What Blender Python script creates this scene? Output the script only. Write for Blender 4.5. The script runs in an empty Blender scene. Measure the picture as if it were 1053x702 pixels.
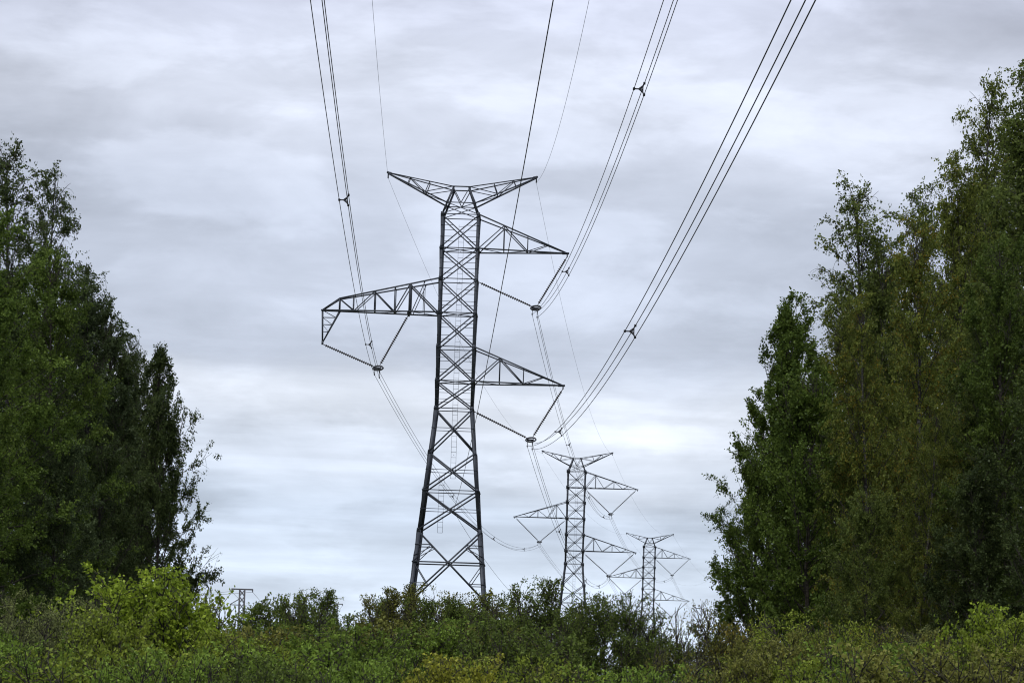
import bpy, math, random
import numpy as np
from mathutils import Matrix, Vector

# ------------------------------------------------------------------ camera, sky, sun, exposure
scene = bpy.context.scene
COL = scene.collection
R = math.radians

cam_data = bpy.data.cameras.new("camera")
cam_data.sensor_width = 36.0
cam_data.lens = 3640.0 / 1053.0 * 36.0          # long telephoto, about 124 mm
cam_data.clip_start = 0.5
cam_data.clip_end = 12000.0
cam = bpy.data.objects.new("camera", cam_data)
COL.objects.link(cam)
pitch, roll = math.atan((712.3 - 351.0) / 3640.0), R(1.9)
Fv = Vector((0, math.cos(pitch), math.sin(pitch)))
Rv = Vector((1, 0, 0)); Uv = Rv.cross(Fv)
rv = Rv * math.cos(roll) + Uv * math.sin(roll)
uv = -Rv * math.sin(roll) + Uv * math.cos(roll)
m = Matrix.Identity(4)
for i in range(3):
    m[i][0], m[i][1], m[i][2] = rv[i], uv[i], -Fv[i]
m.translation = (0, 0, 1.7)
cam.matrix_world = m
scene.camera = cam

SUN_EL, SUN_AZ = R(52), R(200)                   # high soft sun behind the cloud, behind the camera
world = bpy.data.worlds.new("World"); scene.world = world
world.use_nodes = True
nt = world.node_tree; nt.nodes.clear()
def N(t, **kw):
    n = nt.nodes.new(t)
    for k, v in kw.items(): setattr(n, k, v)
    return n
def L(a, b): nt.links.new(a, b)
def math_node(op, a, b=None, c=None, clamp=False):
    n = N("ShaderNodeMath", operation=op, use_clamp=clamp)
    for i, v in enumerate((a, b, c)):
        if v is None: continue
        if isinstance(v, (int, float)): n.inputs[i].default_value = v
        else: L(v, n.inputs[i])
    return n.outputs[0]
sky = N("ShaderNodeTexSky", sky_type='NISHITA', sun_disc=False)
sky.sun_elevation = SUN_EL; sky.sun_rotation = SUN_AZ
tc = N("ShaderNodeTexCoord"); sep = N("ShaderNodeSeparateXYZ")
L(tc.outputs["Generated"], sep.inputs[0])
X, Y, Z = sep.outputs
def noise(sx, sz, scale, detail, rough, off, dist=0.0):
    """cloud noise on the direction of view, stretched sideways into flat bands"""
    mp = N("ShaderNodeMapping"); L(tc.outputs["Generated"], mp.inputs["Vector"])
    mp.inputs["Scale"].default_value = (sx, sx, sz); mp.inputs["Location"].default_value = off
    n = N("ShaderNodeTexNoise"); L(mp.outputs[0], n.inputs["Vector"])
    n.inputs["Scale"].default_value = scale; n.inputs["Detail"].default_value = detail
    n.inputs["Roughness"].default_value = rough; n.inputs["Distortion"].default_value = dist
    return n.outputs["Fac"]
n_big = noise(1.0, 2.0, 11.0, 5.0, 0.52, (3.1, 0.4, 7.7))
n_band = noise(0.9, 11.0, 10.0, 5.0, 0.55, (0.6, 2.2, 1.3), 0.3)
n_fine = noise(1.0, 2.6, 26.0, 6.0, 0.6, (1.7, 3.2, 0.4), 0.4)
n_puff = noise(1.0, 3.0, 14.0, 6.0, 0.55, (5.3, 1.1, 2.9), 0.25)
pf = N("ShaderNodeMapRange", interpolation_type='SMOOTHSTEP'); L(n_puff, pf.inputs[0])
for i_, v_ in enumerate((0.46, 0.60, 0.0, 1.0)): pf.inputs[i_ + 1].default_value = v_
# cloud deck brightness against elevation (sine of it), wobbled by the big noise
zw = math_node('ADD', Z, math_node('MULTIPLY', math_node('SUBTRACT', n_big, 0.5), 0.035))
ramp = N("ShaderNodeValToRGB"); cr = ramp.color_ramp; cr.interpolation = 'EASE'
mr = N("ShaderNodeMapRange"); L(zw, mr.inputs[0]); mr.inputs[1].default_value = 0.0; mr.inputs[2].default_value = 0.25
L(mr.outputs[0], ramp.inputs[0])
stops = [(0.0,(0.637,0.734,0.875)),(0.12,(0.637,0.729,0.865)),(0.19,(0.579,0.665,0.803)),(0.25,(0.656,0.724,0.845)),(0.325,(0.743,0.799,0.906)),(0.39,(0.521,0.575,0.690)),(0.50,(0.579,0.635,0.762)),(0.665,(0.724,0.774,0.906)),(0.80,(0.647,0.689,0.834)),(1.0,(0.637,0.675,0.814))]
while len(cr.elements) < len(stops): cr.elements.new(0.5)
for e, (p, c) in zip(cr.elements, stops):
    e.position = p; e.color = (c[0], c[1], c[2], 1)
lowr = N("ShaderNodeMapRange", interpolation_type='SMOOTHSTEP'); L(Z, lowr.inputs[0])
for i_, v_ in enumerate((0.05, 0.12, 1.0, 0.22)): lowr.inputs[i_ + 1].default_value = v_
low = lowr.outputs[0]
# overall modulation
mod = math_node('ADD', math_node('MULTIPLY', math_node('SUBTRACT', n_big, 0.5), 0.54),
      math_node('ADD', math_node('MULTIPLY', math_node('MULTIPLY', math_node('SUBTRACT', n_band, 0.5), low), 0.85),
                math_node('MULTIPLY', math_node('SUBTRACT', n_fine, 0.5), 0.36)))
mod = math_node('ADD', mod, math_node('MULTIPLY_ADD', pf.outputs[0], 0.15, 0.95))
# lens vignetting painted into the sky colour: darker to both sides, high up
mod = math_node('SUBTRACT', mod, math_node('MULTIPLY', math_node('MULTIPLY', X, X), math_node('MULTIPLY', math_node('MINIMUM', math_node('MAXIMUM', Z, 0.0), 0.25), 52.0)), clamp=False)
mod = math_node('MAXIMUM', mod, 0.55)
# an overcast dome brightens towards the zenith
zen = math_node('ADD', 1.0, math_node('MULTIPLY', math_node('MAXIMUM', math_node('SUBTRACT', Z, 0.2), 0.0), 1.5))
mul = N("ShaderNodeVectorMath", operation='SCALE'); L(ramp.outputs[0], mul.inputs[0]); L(math_node('MULTIPLY', mod, zen), mul.inputs["Scale"])
gain = N("ShaderNodeVectorMath", operation='SCALE'); L(mul.outputs[0], gain.inputs[0]); gain.inputs["Scale"].default_value = 11.0
mix = N("ShaderNodeMix", data_type='RGBA'); mix.inputs["Factor"].default_value = 0.96
L(sky.outputs[0], mix.inputs["A"]); L(gain.outputs[0], mix.inputs["B"])
bg = N("ShaderNodeBackground"); bg.inputs["Strength"].default_value = 0.1
L(mix.outputs["Result"], bg.inputs["Color"])
wo = N("ShaderNodeOutputWorld"); L(bg.outputs[0], wo.inputs["Surface"])

sun_data = bpy.data.lights.new("sun", 'SUN'); sun_data.energy = 1.3; sun_data.angle = R(25)
sun_data.color = (1.0, 0.96, 0.9)
sun = bpy.data.objects.new("sun", sun_data); COL.objects.link(sun)
sd = Vector((math.sin(SUN_AZ) * math.cos(SUN_EL), math.cos(SUN_AZ) * math.cos(SUN_EL), math.sin(SUN_EL)))
sun.rotation_euler = sd.to_track_quat('Z', 'Y').to_euler()

vs = scene.view_settings
vs.view_transform = 'Standard'; vs.look = 'None'; vs.exposure = 0.0; vs.gamma = 1.0; vs.use_curve_mapping = False
scene.cycles.filter_width = 1.1
scene.cycles.max_bounces = 6; scene.cycles.diffuse_bounces = 3; scene.cycles.glossy_bounces = 2; scene.cycles.transmission_bounces = 3

# ------------------------------------------------------------------ helpers
def tag(o, label=None, cat=None, group=None, kind=None):
    if label: o["label"] = label
    if cat: o["category"] = cat
    if group: o["group"] = group
    if kind: o["kind"] = kind
    return o
def empty(name, loc=(0, 0, 0), rz=0.0):
    o = bpy.data.objects.new(name, None); COL.objects.link(o)
    o.location = loc; o.rotation_euler = (0, 0, rz); o.empty_display_size = 0.5
    return o
def link_mesh(name, me, parent=None):
    o = bpy.data.objects.new(name, me); COL.objects.link(o)
    if parent: o.parent = parent
    return o
def mesh_from(name, V, F4, mat, attrs=None, smooth=False):
    """V (n,3) array, F4 (m,4) array of quads"""
    me = bpy.data.meshes.new(name)
    V = np.asarray(V, np.float32); F4 = np.asarray(F4, np.int32)
    me.vertices.add(len(V)); me.vertices.foreach_set("co", V.ravel())
    me.loops.add(F4.size); me.loops.foreach_set("vertex_index", F4.ravel())
    me.polygons.add(len(F4)); me.polygons.foreach_set("loop_start", np.arange(0, F4.size, 4, dtype=np.int32))
    if smooth: me.polygons.foreach_set("use_smooth", np.ones(len(F4), bool))
    for k, a in (attrs or {}).items():
        at = me.attributes.new(k, 'FLOAT', 'FACE'); at.data.foreach_set("value", np.asarray(a, np.float32))
    me.update(calc_edges=True); me.validate()
    me.materials.append(mat)
    return me
class MB:
    """collects bars, tubes, boxes and lathes (all quads) for ONE mesh object"""
    def __init__(s): s.V = []; s.F = []; s.n = 0
    def add(s, V, F):
        s.V.append(np.asarray(V, float)); s.F.append(np.asarray(F, int) + s.n); s.n += len(V)
    def frame(s, p, q, up=(0, 0, 1)):
        d = q - p; d = d / np.linalg.norm(d); up = np.asarray(up, float)
        a = np.cross(d, up)
        if np.linalg.norm(a) < 1e-3: a = np.cross(d, (0.0, 1.0, 0.0))
        a /= np.linalg.norm(a); return d, a, np.cross(a, d)
    def bar(s, p, q, w, h=None, up=(0, 0, 1)):
        p = np.asarray(p, float); q = np.asarray(q, float); h = h or w
        d, a, b = s.frame(p, q, up)
        c = [(-w/2, -h/2), (w/2, -h/2), (w/2, h/2), (-w/2, h/2)]
        V = [p + a*x + b*y for x, y in c] + [q + a*x + b*y for x, y in c]
        s.add(V, [(3, 2, 1, 0), (4, 5, 6, 7)] + [(i, (i+1) % 4, (i+1) % 4 + 4, i + 4) for i in range(4)])
    def angle(s, p, q, w, t, ax, ay):
        """steel angle: corner runs p-q, flanges go along ax and ay"""
        p = np.asarray(p, float); q = np.asarray(q, float); ax = np.asarray(ax, float); ay = np.asarray(ay, float)
        for (u, v) in ((ax, ay), (ay, ax)):
            c = [(0, 0), (w, 0), (w, t), (0, t)] if u is ax else [(t*1.02, 0), (w, 0), (w, t), (t*1.02, t)]
            V = [p + u*x + v*y for x, y in c] + [q + u*x + v*y for x, y in c]
            s.add(V, [(3, 2, 1, 0), (4, 5, 6, 7)] + [(i, (i+1) % 4, (i+1) % 4 + 4, i + 4) for i in range(4)])
    def tube(s, P, rad, k=5, caps=True):
        P = np.asarray(P, float); n = len(P)
        rad = np.full(n, rad, float) if np.isscalar(rad) else np.asarray(rad, float)
        T = np.gradient(P, axis=0); T /= np.linalg.norm(T, axis=1)[:, None] + 1e-12
        ref = np.array([0.31, 0.17, 0.93]); mt = T.mean(0)
        if abs(mt @ ref) > 0.93 * np.linalg.norm(mt): ref = np.array([0.9, -0.4, 0.1])
        A = np.cross(T, ref); A /= np.linalg.norm(A, axis=1)[:, None] + 1e-12
        B = np.cross(T, A)
        th = np.arange(k) * 2 * np.pi / k
        V = P[:, None, :] + rad[:, None, None] * (np.cos(th)[None, :, None] * A[:, None, :] + np.sin(th)[None, :, None] * B[:, None, :])
        i = np.arange(n - 1)[:, None] * k; j = np.arange(k)[None, :]; j2 = (j + 1) % k
        F = np.stack([i + j, i + j2, i + k + j2, i + k + j], -1).reshape(-1, 4)
        s.add(V.reshape(-1, 3), F)
    def torus(s, c, rx, ry, r, ax=(1, 0, 0), ay=(0, 1, 0), n=24):
        c = np.asarray(c, float); ax = np.asarray(ax, float); ay = np.asarray(ay, float)
        t = np.linspace(0, 2*np.pi, n + 1)
        s.tube(c + rx*np.cos(t)[:, None]*ax + ry*np.sin(t)[:, None]*ay, r, 6)
    def beads(s, p, q, r0, r1, n, k=8):
        """string of insulator discs from p to q"""
        p = np.asarray(p, float); q = np.asarray(q, float)
        ts, rs = [], []
        for i in range(n):
            for a, rr in ((0.05, r0), (0.28, r0*1.6), (0.42, r1), (0.55, r1*0.96), (0.62, r0*1.3), (0.9, r0)):
                ts.append((i + a)/n); rs.append(rr)
        s.tube(p + (q - p)*np.array(ts)[:, None], rs, k)
    def build(s, name, mat, parent=None, smooth=False):
        return link_mesh(name, s.mesh(name, mat, smooth), parent)
    def mesh(s, name, mat, smooth=False):
        return mesh_from(name, np.concatenate(s.V), np.concatenate(s.F), mat, smooth=smooth)

# ------------------------------------------------------------------ materials
def material(name):
    mt = bpy.data.materials.new(name); mt.use_nodes = True
    t = mt.node_tree; t.nodes.clear()
    return mt, t, t.nodes.new, t.links.new
def metal(name, c0, c1, rough=0.55, metallic=0.6, scale=1.5):
    mt, t, n, l = material(name)
    o = n("ShaderNodeOutputMaterial"); b = n("ShaderNodeBsdfPrincipled"); l(b.outputs[0], o.inputs[0])
    tc = n("ShaderNodeTexCoord"); ns = n("ShaderNodeTexNoise"); l(tc.outputs["Object"], ns.inputs["Vector"])
    ns.inputs["Scale"].default_value = scale; ns.inputs["Detail"].default_value = 5
    r = n("ShaderNodeValToRGB"); l(ns.outputs["Fac"], r.inputs[0])
    r.color_ramp.elements[0].position = 0.3; r.color_ramp.elements[0].color = (*c0, 1)
    r.color_ramp.elements[1].position = 0.7; r.color_ramp.elements[1].color = (*c1, 1)
    l(r.outputs[0], b.inputs["Base Color"])
    b.inputs["Roughness"].default_value = rough; b.inputs["Metallic"].default_value = metallic
    return mt
M_STEEL = metal("weathered_galvanised_steel", (0.028, 0.033, 0.042), (0.072, 0.082, 0.098), 0.55, 0.25, 1.2)
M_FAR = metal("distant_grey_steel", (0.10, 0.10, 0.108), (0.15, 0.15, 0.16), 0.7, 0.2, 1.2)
M_WIRE = metal("dull_aluminium_conductor", (0.05, 0.05, 0.055), (0.075, 0.075, 0.08), 0.6, 0.3, 0.3)
M_GLASS = metal("brown_insulator_porcelain", (0.03, 0.026, 0.024), (0.05, 0.042, 0.038), 0.3, 0.0, 4)
M_FIT = metal("dark_fitting_steel", (0.035, 0.037, 0.042), (0.06, 0.063, 0.07), 0.5, 0.4, 3)

def bark(name, c0, c1, scale):
    mt, t, n, l = material(name)
    o = n("ShaderNodeOutputMaterial"); b = n("ShaderNodeBsdfPrincipled"); l(b.outputs[0], o.inputs[0])
    tc = n("ShaderNodeTexCoord"); mp = n("ShaderNodeMapping"); l(tc.outputs["Object"], mp.inputs[0])
    mp.inputs["Scale"].default_value = (1, 1, 2.5)
    ns = n("ShaderNodeTexNoise"); l(mp.outputs[0], ns.inputs["Vector"]); ns.inputs["Scale"].default_value = scale; ns.inputs["Detail"].default_value = 4
    r = n("ShaderNodeValToRGB"); l(ns.outputs["Fac"], r.inputs[0])
    r.color_ramp.elements[0].position = 0.42; r.color_ramp.elements[0].color = (*c0, 1)
    r.color_ramp.elements[1].position = 0.6; r.color_ramp.elements[1].color = (*c1, 1)
    l(r.outputs[0], b.inputs["Base Color"]); b.inputs["Roughness"].default_value = 0.9
    return mt
M_BIRCH = bark("birch_bark", (0.03, 0.027, 0.024), (0.13, 0.125, 0.115), 5)
M_BARK = bark("dark_bark", (0.018, 0.015, 0.011), (0.06, 0.05, 0.038), 6)

def leaf_material():
    mt, t, n, l = material("leaf")
    o = n("ShaderNodeOutputMaterial")
    oi = n("ShaderNodeObjectInfo")
    a1 = n("ShaderNodeAttribute"); a1.attribute_name = "tint"
    a2 = n("ShaderNodeAttribute"); a2.attribute_name = "autumn"
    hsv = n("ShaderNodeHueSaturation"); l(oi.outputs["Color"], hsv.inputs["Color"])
    def mp(src, a, b, c, d):
        m_ = n("ShaderNodeMapRange"); l(src, m_.inputs[0])
        for i, v in enumerate((a, b, c, d)): m_.inputs[i + 1].default_value = v
        return m_.outputs[0]
    l(mp(a1.outputs["Fac"], 0, 1, 0.515, 0.485), hsv.inputs["Hue"])
    l(mp(a1.outputs["Fac"], 0, 1, 0.30, 2.45), hsv.inputs["Value"])
    # leaves turning yellow: share of them is the object colour's alpha
    sub = n("ShaderNodeMath"); sub.operation = 'SUBTRACT'; l(a2.outputs["Fac"], sub.inputs[0])
    inv = n("ShaderNodeMath"); inv.operation = 'SUBTRACT'; inv.inputs[0].default_value = 1.0; l(oi.outputs["Alpha"], inv.inputs[1])
    l(inv.outputs[0], sub.inputs[1])
    fac = mp(sub.outputs[0], -0.05, 0.1, 0.0, 0.85)
    yr = n("ShaderNodeValToRGB"); l(a1.outputs["Fac"], yr.inputs[0])
    yr.color_ramp.elements[0].color = (0.12, 0.075, 0.012, 1); yr.color_ramp.elements[1].color = (0.40, 0.31, 0.04, 1)
    mx = n("ShaderNodeMix"); mx.data_type = 'RGBA'; l(fac, mx.inputs["Factor"]); l(hsv.outputs[0], mx.inputs["A"]); l(yr.outputs[0], mx.inputs["B"])
    col = mx.outputs["Result"]
    df = n("ShaderNodeBsdfDiffuse"); l(col, df.inputs[0])
    br = n("ShaderNodeHueSaturation"); l(col, br.inputs["Color"]); br.inputs["Value"].default_value = 1.3; br.inputs["Hue"].default_value = 0.49
    tr = n("ShaderNodeBsdfTranslucent"); l(br.outputs[0], tr.inputs[0])
    m1 = n("ShaderNodeMixShader"); m1.inputs[0].default_value = 0.28; l(df.outputs[0], m1.inputs[1]); l(tr.outputs[0], m1.inputs[2])
    gl = n("ShaderNodeBsdfGlossy"); gl.inputs["Roughness"].default_value = 0.32; gl.inputs["Color"].default_value = (0.9, 0.95, 1, 1)
    m2 = n("ShaderNodeMixShader"); m2.inputs[0].default_value = 0.007; l(m1.outputs[0], m2.inputs[1]); l(gl.outputs[0], m2.inputs[2])
    l(m2.outputs[0], o.inputs[0])
    return mt
M_LEAF = leaf_material()

def ground_material():
    mt, t, n, l = material("rough_grassland")
    o = n("ShaderNodeOutputMaterial"); b = n("ShaderNodeBsdfPrincipled"); l(b.outputs[0], o.inputs[0])
    tc = n("ShaderNodeTexCoord")
    n1 = n("ShaderNodeTexNoise"); l(tc.outputs["Object"], n1.inputs["Vector"]); n1.inputs["Scale"].default_value = 0.12; n1.inputs["Detail"].default_value = 6
    n2 = n("ShaderNodeTexNoise"); l(tc.outputs["Object"], n2.inputs["Vector"]); n2.inputs["Scale"].default_value = 6; n2.inputs["Detail"].default_value = 6
    ad = n("ShaderNodeMath"); ad.operation = 'MULTIPLY_ADD'; l(n2.outputs["Fac"], ad.inputs[0]); ad.inputs[1].default_value = 0.5; l(n1.outputs["Fac"], ad.inputs[2])
    r = n("ShaderNodeValToRGB"); l(ad.outputs[0], r.inputs[0])
    r.color_ramp.elements[0].position = 0.5; r.color_ramp.elements[0].color = (0.03, 0.045, 0.014, 1)
    r.color_ramp.elements[1].position = 1.0; r.color_ramp.elements[1].color = (0.085, 0.085, 0.03, 1)
    l(r.outputs[0], b.inputs["Base Color"]); b.inputs["Roughness"].default_value = 1.0
    bp = n("ShaderNodeBump"); bp.inputs["Strength"].default_value = 0.6; bp.inputs["Distance"].default_value = 0.1
    l(n2.outputs["Fac"], bp.inputs["Height"]); l(bp.outputs[0], b.inputs["Normal"])
    return mt
# ------------------------------------------------------------------ ground: one sheet to the horizon
g = mesh_from("ground", [(-6000, -300, 0), (6000, -300, 0), (6000, 9000, 0), (-6000, 9000, 0)], [(0, 1, 2, 3)], ground_material())
tag(link_mesh("ground", g), kind="structure")

# ------------------------------------------------------------------ transmission towers
LEVELS = [0.0, 4.6, 8.5, 14.0, 17.2, 20.2, 23.7, 25.9, 28.6, 31.3, 34.0, 36.46, 39.15]
HW = 1.52                                          # half width of the shaft
def half(z):
    return HW if z >= 23.7 else HW + (23.7 - z) * 0.101
def corner(sx, sy, z):
    return np.array([sx*half(z), sy*half(z), z])
def lerp(a, b, t): return np.asarray(a, float)*(1 - t) + np.asarray(b, float)*t
TOPX, TOPY, TOPZ = 0.68, 1.2, 41.4
def cage(sx, sy, t):                               # peak cage above the shaft
    return lerp(corner(sx, sy, 39.15), (sx*TOPX, sy*TOPY, TOPZ), t)
ZAX = np.array([0, 0, 1.0])

def make_tower(loc, rz, variant, label):
    t = empty("transmission_tower", loc, rz)
    tag(t, label, "pylon", "lattice pylons of the power line")
    for sx in (-1, 1):
        for sy in (-1, 1):
            b = MB()
            ax, ay = (-sx, 0, 0), (0, -sy, 0)
            zs = [0.0, 23.7, 39.15]
            for z0, z1, w in ((0.0, 14.0, 0.30 if variant == 1 else 0.23), (14.0, 23.7, 0.27 if variant == 1 else 0.21), (23.7, 39.15, 0.22 if variant == 1 else 0.17)):
                b.angle(corner(sx, sy, z0), corner(sx, sy, z1), w, 0.035, ax, ay)
            b.angle(cage(sx, sy, 0), cage(sx, sy, 1), 0.17, 0.03, ax, ay)
            for z in LEVELS[2:]:                   # splice and gusset plates
                c = corner(sx, sy, z); s_ = 0.34 if variant == 1 else 0.55
                b.bar(c + np.array([-sx*0.10, sy*0.012, -s_/2]), c + np.array([-sx*0.10, sy*0.012, s_/2]), s_*0.8, 0.02, (0, 1, 0))
            b.bar((sx*half(0), sy*half(0), -0.3), (sx*half(0), sy*half(0), 0.25), 0.8, 0.8)
            b.build("leg", M_STEEL, t)
    # X bracing of the four faces
    b = MB()
    def faces():
        for k in range(4):
            yield [((-1, -1), (1, -1)), ((1, -1), (1, 1)), ((1, 1), (-1, 1)), ((-1, 1), (-1, -1))][k]
    for (A, B) in faces():
        for z0, z1 in zip(LEVELS[:-1], LEVELS[1:]):
            a0, b0, a1, b1 = corner(*A, z0), corner(*B, z0), corner(*A, z1), corner(*B, z1)
            w = 0.13 if z0 < 14 else 0.115 if z0 < 23 else 0.10
            if z0 >= 31 : w = 0.09
            off = (a0 + b0)/2*np.array([1, 1, 0]); off = off/np.linalg.norm(off)*0.03
            b.bar(a0 + off, b1 + off, w, 0.05, off); b.bar(b0 - off, a1 - off, w, 0.05, off)
            # crossing point of the X and the light redundant members
            r_ = np.linalg.norm(b0 - a0)/(np.linalg.norm(b0 - a0) + np.linalg.norm(b1 - a1))
            mid = lerp((a0 + b0)/2, (a1 + b1)/2, r_); zc = z0 + (z1 - z0)*r_
            if z0 in (8.5, 4.6, 0.0):
                b.bar(corner(*A, zc), corner(*B, zc), 0.18, 0.10)
                for (p, lo, hi) in ((A, a0, a1), (B, b0, b1)):
                    q = corner(*p, lerp(zc, z1, 0.55) if False else zc + (z1 - zc)*0.55)
                    dmid = lerp(mid, hi, 0.55); b.bar(q, dmid, 0.07)
                    b.bar(corner(*p, zc + (z1 - zc)*0.55 - 0.9), lerp(mid, hi, 0.5), 0.055)
                    b.bar(corner(*p, zc), dmid, 0.06)
                    q2 = corner(*p, zc - (zc - z0)*0.55); dm2 = lerp(mid, lo, 0.55); b.bar(q2, dm2, 0.07)
                    b.bar(corner(*p, zc), dm2, 0.06)
            elif z0 >= 14:
                if z0 < 23.7 or variant == 2:
                    b.bar(corner(*A, zc), corner(*B, zc), 0.05)
                else:
                    for f_ in (0.33, 0.67):
                        zz = z0 + (z1 - z0)*f_
                        for (p, lo, hi) in ((A, a0, a1), (B, b0, b1)):
                            other = b1 if p is A else a1
                            dg = lerp(lo, other, f_*1.0) if f_ < 0.5 else lerp(hi, (b0 if p is A else a0), 1 - f_)
                            b.bar(corner(*p, zz), dg, 0.035)
    b.build("cross_bracing", M_STEEL, t)
    # horizontal belts
    heavy = {17.2: 0.2, 23.7: 0.15, 25.9: 0.13, 28.6: 0.12, 31.3: 0.15, 34.0: 0.12, 36.46: 0.15, 39.15: 0.11}
    for z, w in heavy.items():
        if variant == 2 and z == 17.2: w = 0.12
        b = MB()
        for (A, B) in faces():
            b.bar(corner(*A, z), corner(*B, z), w, 0.06)
        if z in (31.3, 36.46, 25.9): b.bar(corner(-1, -1, z), corner(1, 1, z), 0.06); b.bar(corner(1, -1, z), corner(-1, 1, z), 0.06)
        b.build("belt", M_STEEL, t)
    # peak cage
    b = MB()
    for sy in (-1, 1):
        b.bar(cage(-1, sy, 1), cage(1, sy, 1), 0.09); b.bar(cage(-1, sy, 0.42), cage(1, sy, 0.42), 0.07)
        b.bar(cage(-1, sy, 0.0), cage(1, sy, 0.42), 0.06); b.bar(cage(1, sy, 0.0), cage(-1, sy, 0.42), 0.06)
        mid = (cage(-1, sy, 0.42) + cage(1, sy, 0.42))/2
        b.bar(mid, cage(-1, sy, 1), 0.06); b.bar(mid, cage(1, sy, 1), 0.06)
    for sx in (-1, 1):
        b.bar(cage(sx, -1, 1), cage(sx, 1, 1), 0.08); b.bar(cage(sx, -1, 0.42), cage(sx, 1, 0.42), 0.07)
        b.bar(cage(sx, -1, 0), cage(sx, 1, 0.42), 0.06); b.bar(cage(sx, -1, 0.42), cage(sx, 1, 1), 0.06)
    b.build("peak_cage", M_STEEL, t)
    # the two raked arms that carry the earth wires
    for sx in (-1, 1):
        b = MB(); tip = np.array([sx*5.92, 0, 42.5])
        for sy in (-1, 1):
            up, lo = cage(sx, sy, 1), cage(sx, sy, 0.42)
            e = np.array([0, sy*0.05, 0])
            b.bar(up, tip + e, 0.08); b.bar(lo, tip + e - (0, 0, 0.06), 0.11)
            pt_u = [lerp(up, tip, f_) for f_ in (0, 0.36, 0.66)]; pt_l = [lerp(lo, tip, f_) for f_ in (0, 0.36, 0.66)]
            b.bar(pt_u[1], pt_l[1], 0.06); b.bar(pt_u[0], pt_l[1], 0.06); b.bar(pt_u[2], pt_l[2], 0.05); b.bar(pt_l[1], pt_u[2], 0.055)
        for f_ in (0.36, 0.66):
            for P in (cage(sx, -1, 1), cage(sx, -1, 0.42)):
                q = lerp(P, tip, f_); b.bar(q, q*np.array([1, -1, 1]), 0.05)
        b.bar(lerp(cage(sx, -1, 0.42), tip, 0), lerp(cage(sx, 1, 0.42), tip, 0.36), 0.05)
        b.bar(tip + (0, 0, -0.45), tip + (0, 0, 0.1), 0.1)
        b.bar(tip - (sx*0.25, 0, 0.03), tip + (sx*0.12, 0, 0.03), 0.14)
        b.build("earth_wire_arm", M_STEEL, t)
    # three conductor arms
    def plain_arm(sx, zb, zt, tip_u, peak, us):
        b = MB(); tip = np.array([sx*tip_u, 0, zb])
        for sy in (-1, 1):
            B0, T0 = corner(sx, sy, zb), corner(sx, sy, zt); e = np.array([0, sy*0.05, 0])
            def bot(u): return lerp(B0, tip, (u - HW)/(tip_u - HW))
            def top(u): return lerp(T0, tip, (u - HW)/(tip_u - HW))
            b.bar(B0, tip + e, 0.14, 0.10); b.bar(T0, tip + e, 0.10)
            b.bar(B0, top(us[0]), 0.075); b.bar(top(us[0]), bot(us[0]), 0.075); b.bar(top(us[0]), bot(us[1]), 0.075)
            if variant == 1:
                b.bar(bot(us[1]), top(us[1]), 0.07); b.bar(bot(us[1]), top(us[2]), 0.06)
            else:
                b.bar(bot(us[1]), top(us[2]), 0.065); b.bar(top(us[2]), bot(us[2]), 0.06); b.bar(top(us[2]), bot(us[3]), 0.06); b.bar(bot(us[3]), top(us[3] + 0.9), 0.05)
        for u in us:
            for s_ in (0,):
                q = lerp(corner(sx, -1, zb), tip, (u - HW)/(tip_u - HW)); b.bar(q, q*np.array([1, -1, 1]), 0.06)
                q = lerp(corner(sx, -1, zt), tip, (u - HW)/(tip_u - HW)); b.bar(q, q*np.array([1, -1, 1]), 0.05)
        for u0, u1, s_ in zip([HW] + us[:-1], us, (1, -1, 1, -1)):
            q0 = lerp(corner(sx, -s_, zb), tip, (u0 - HW)/(tip_u - HW)); q1 = lerp(corner(sx, s_, zb), tip, (u1 - HW)/(tip_u - HW))
            b.bar(q0, q1, 0.05)
        b.bar(tip - (sx*0.4, 0, 0.02), tip + (sx*0.15, 0, 0.0), 0.16)
        b.bar(tip + (0, 0, -0.3), tip, 0.10)
        b.build("cross_arm", M_STEEL, t)
    if variant == 1:
        plain_arm(1, 36.46, 39.15, 8.57, 3.5, [3.5, 5.4, 7.0]); plain_arm(1, 25.9, 28.6, 8.57, 3.5, [3.5, 5.4, 7.0])
        b = MB(); zb, zt = 31.3, 34.0
        for sy in (-1, 1):
            def bot(u): return lerp((-HW, sy*HW, zb), (-10.75, sy*0.22, zb), (u - HW)/(10.75 - HW))
            def top(u):
                if u <= 9.4: return lerp((-HW, sy*HW, zt), (-9.4, bot(9.4)[1], 32.25), (u - HW)/(9.4 - HW))
                return lerp((-9.4, bot(9.4)[1], 32.25), bot(10.75), (u - 9.4)/1.35)
            b.bar(bot(HW), bot(10.85), 0.16, 0.11); b.bar(top(HW), top(9.4), 0.11); b.bar(top(9.4), bot(10.75), 0.1)
            for u, w in ((9.4, 0.1), (8.3, 0.06), (6.6, 0.08), (5.0, 0.08), (3.8, 0.16), (2.7, 0.05)): b.bar(bot(u), top(u), w)
            b.bar(top(9.4), bot(8.2), 0.075); b.bar(bot(8.2), top(6.6), 0.07); b.bar(top(6.6), bot(5.0), 0.08)
            b.bar(bot(5.0), top(3.8), 0.08); b.bar(top(3.8), bot(HW), 0.10); b.bar(bot(3.6), top(2.6), 0.06)
        for u in (10.75, 9.4, 8.2, 6.6, 5.0, 3.8):
            b.bar(bot(u), bot(u)*np.array([1, -1, 1]), 0.08)
            if u < 10: b.bar(top(u), top(u)*np.array([1, -1, 1]), 0.07)
        for u0, u1, s_ in ((HW, 3.8, 1), (3.8, 6.6, -1), (6.6, 9.4, 1)):
            b.bar(bot(u0)*np.array([1, s_, 1]), bot(u1)*np.array([1, -s_, 1]), 0.05)
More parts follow.
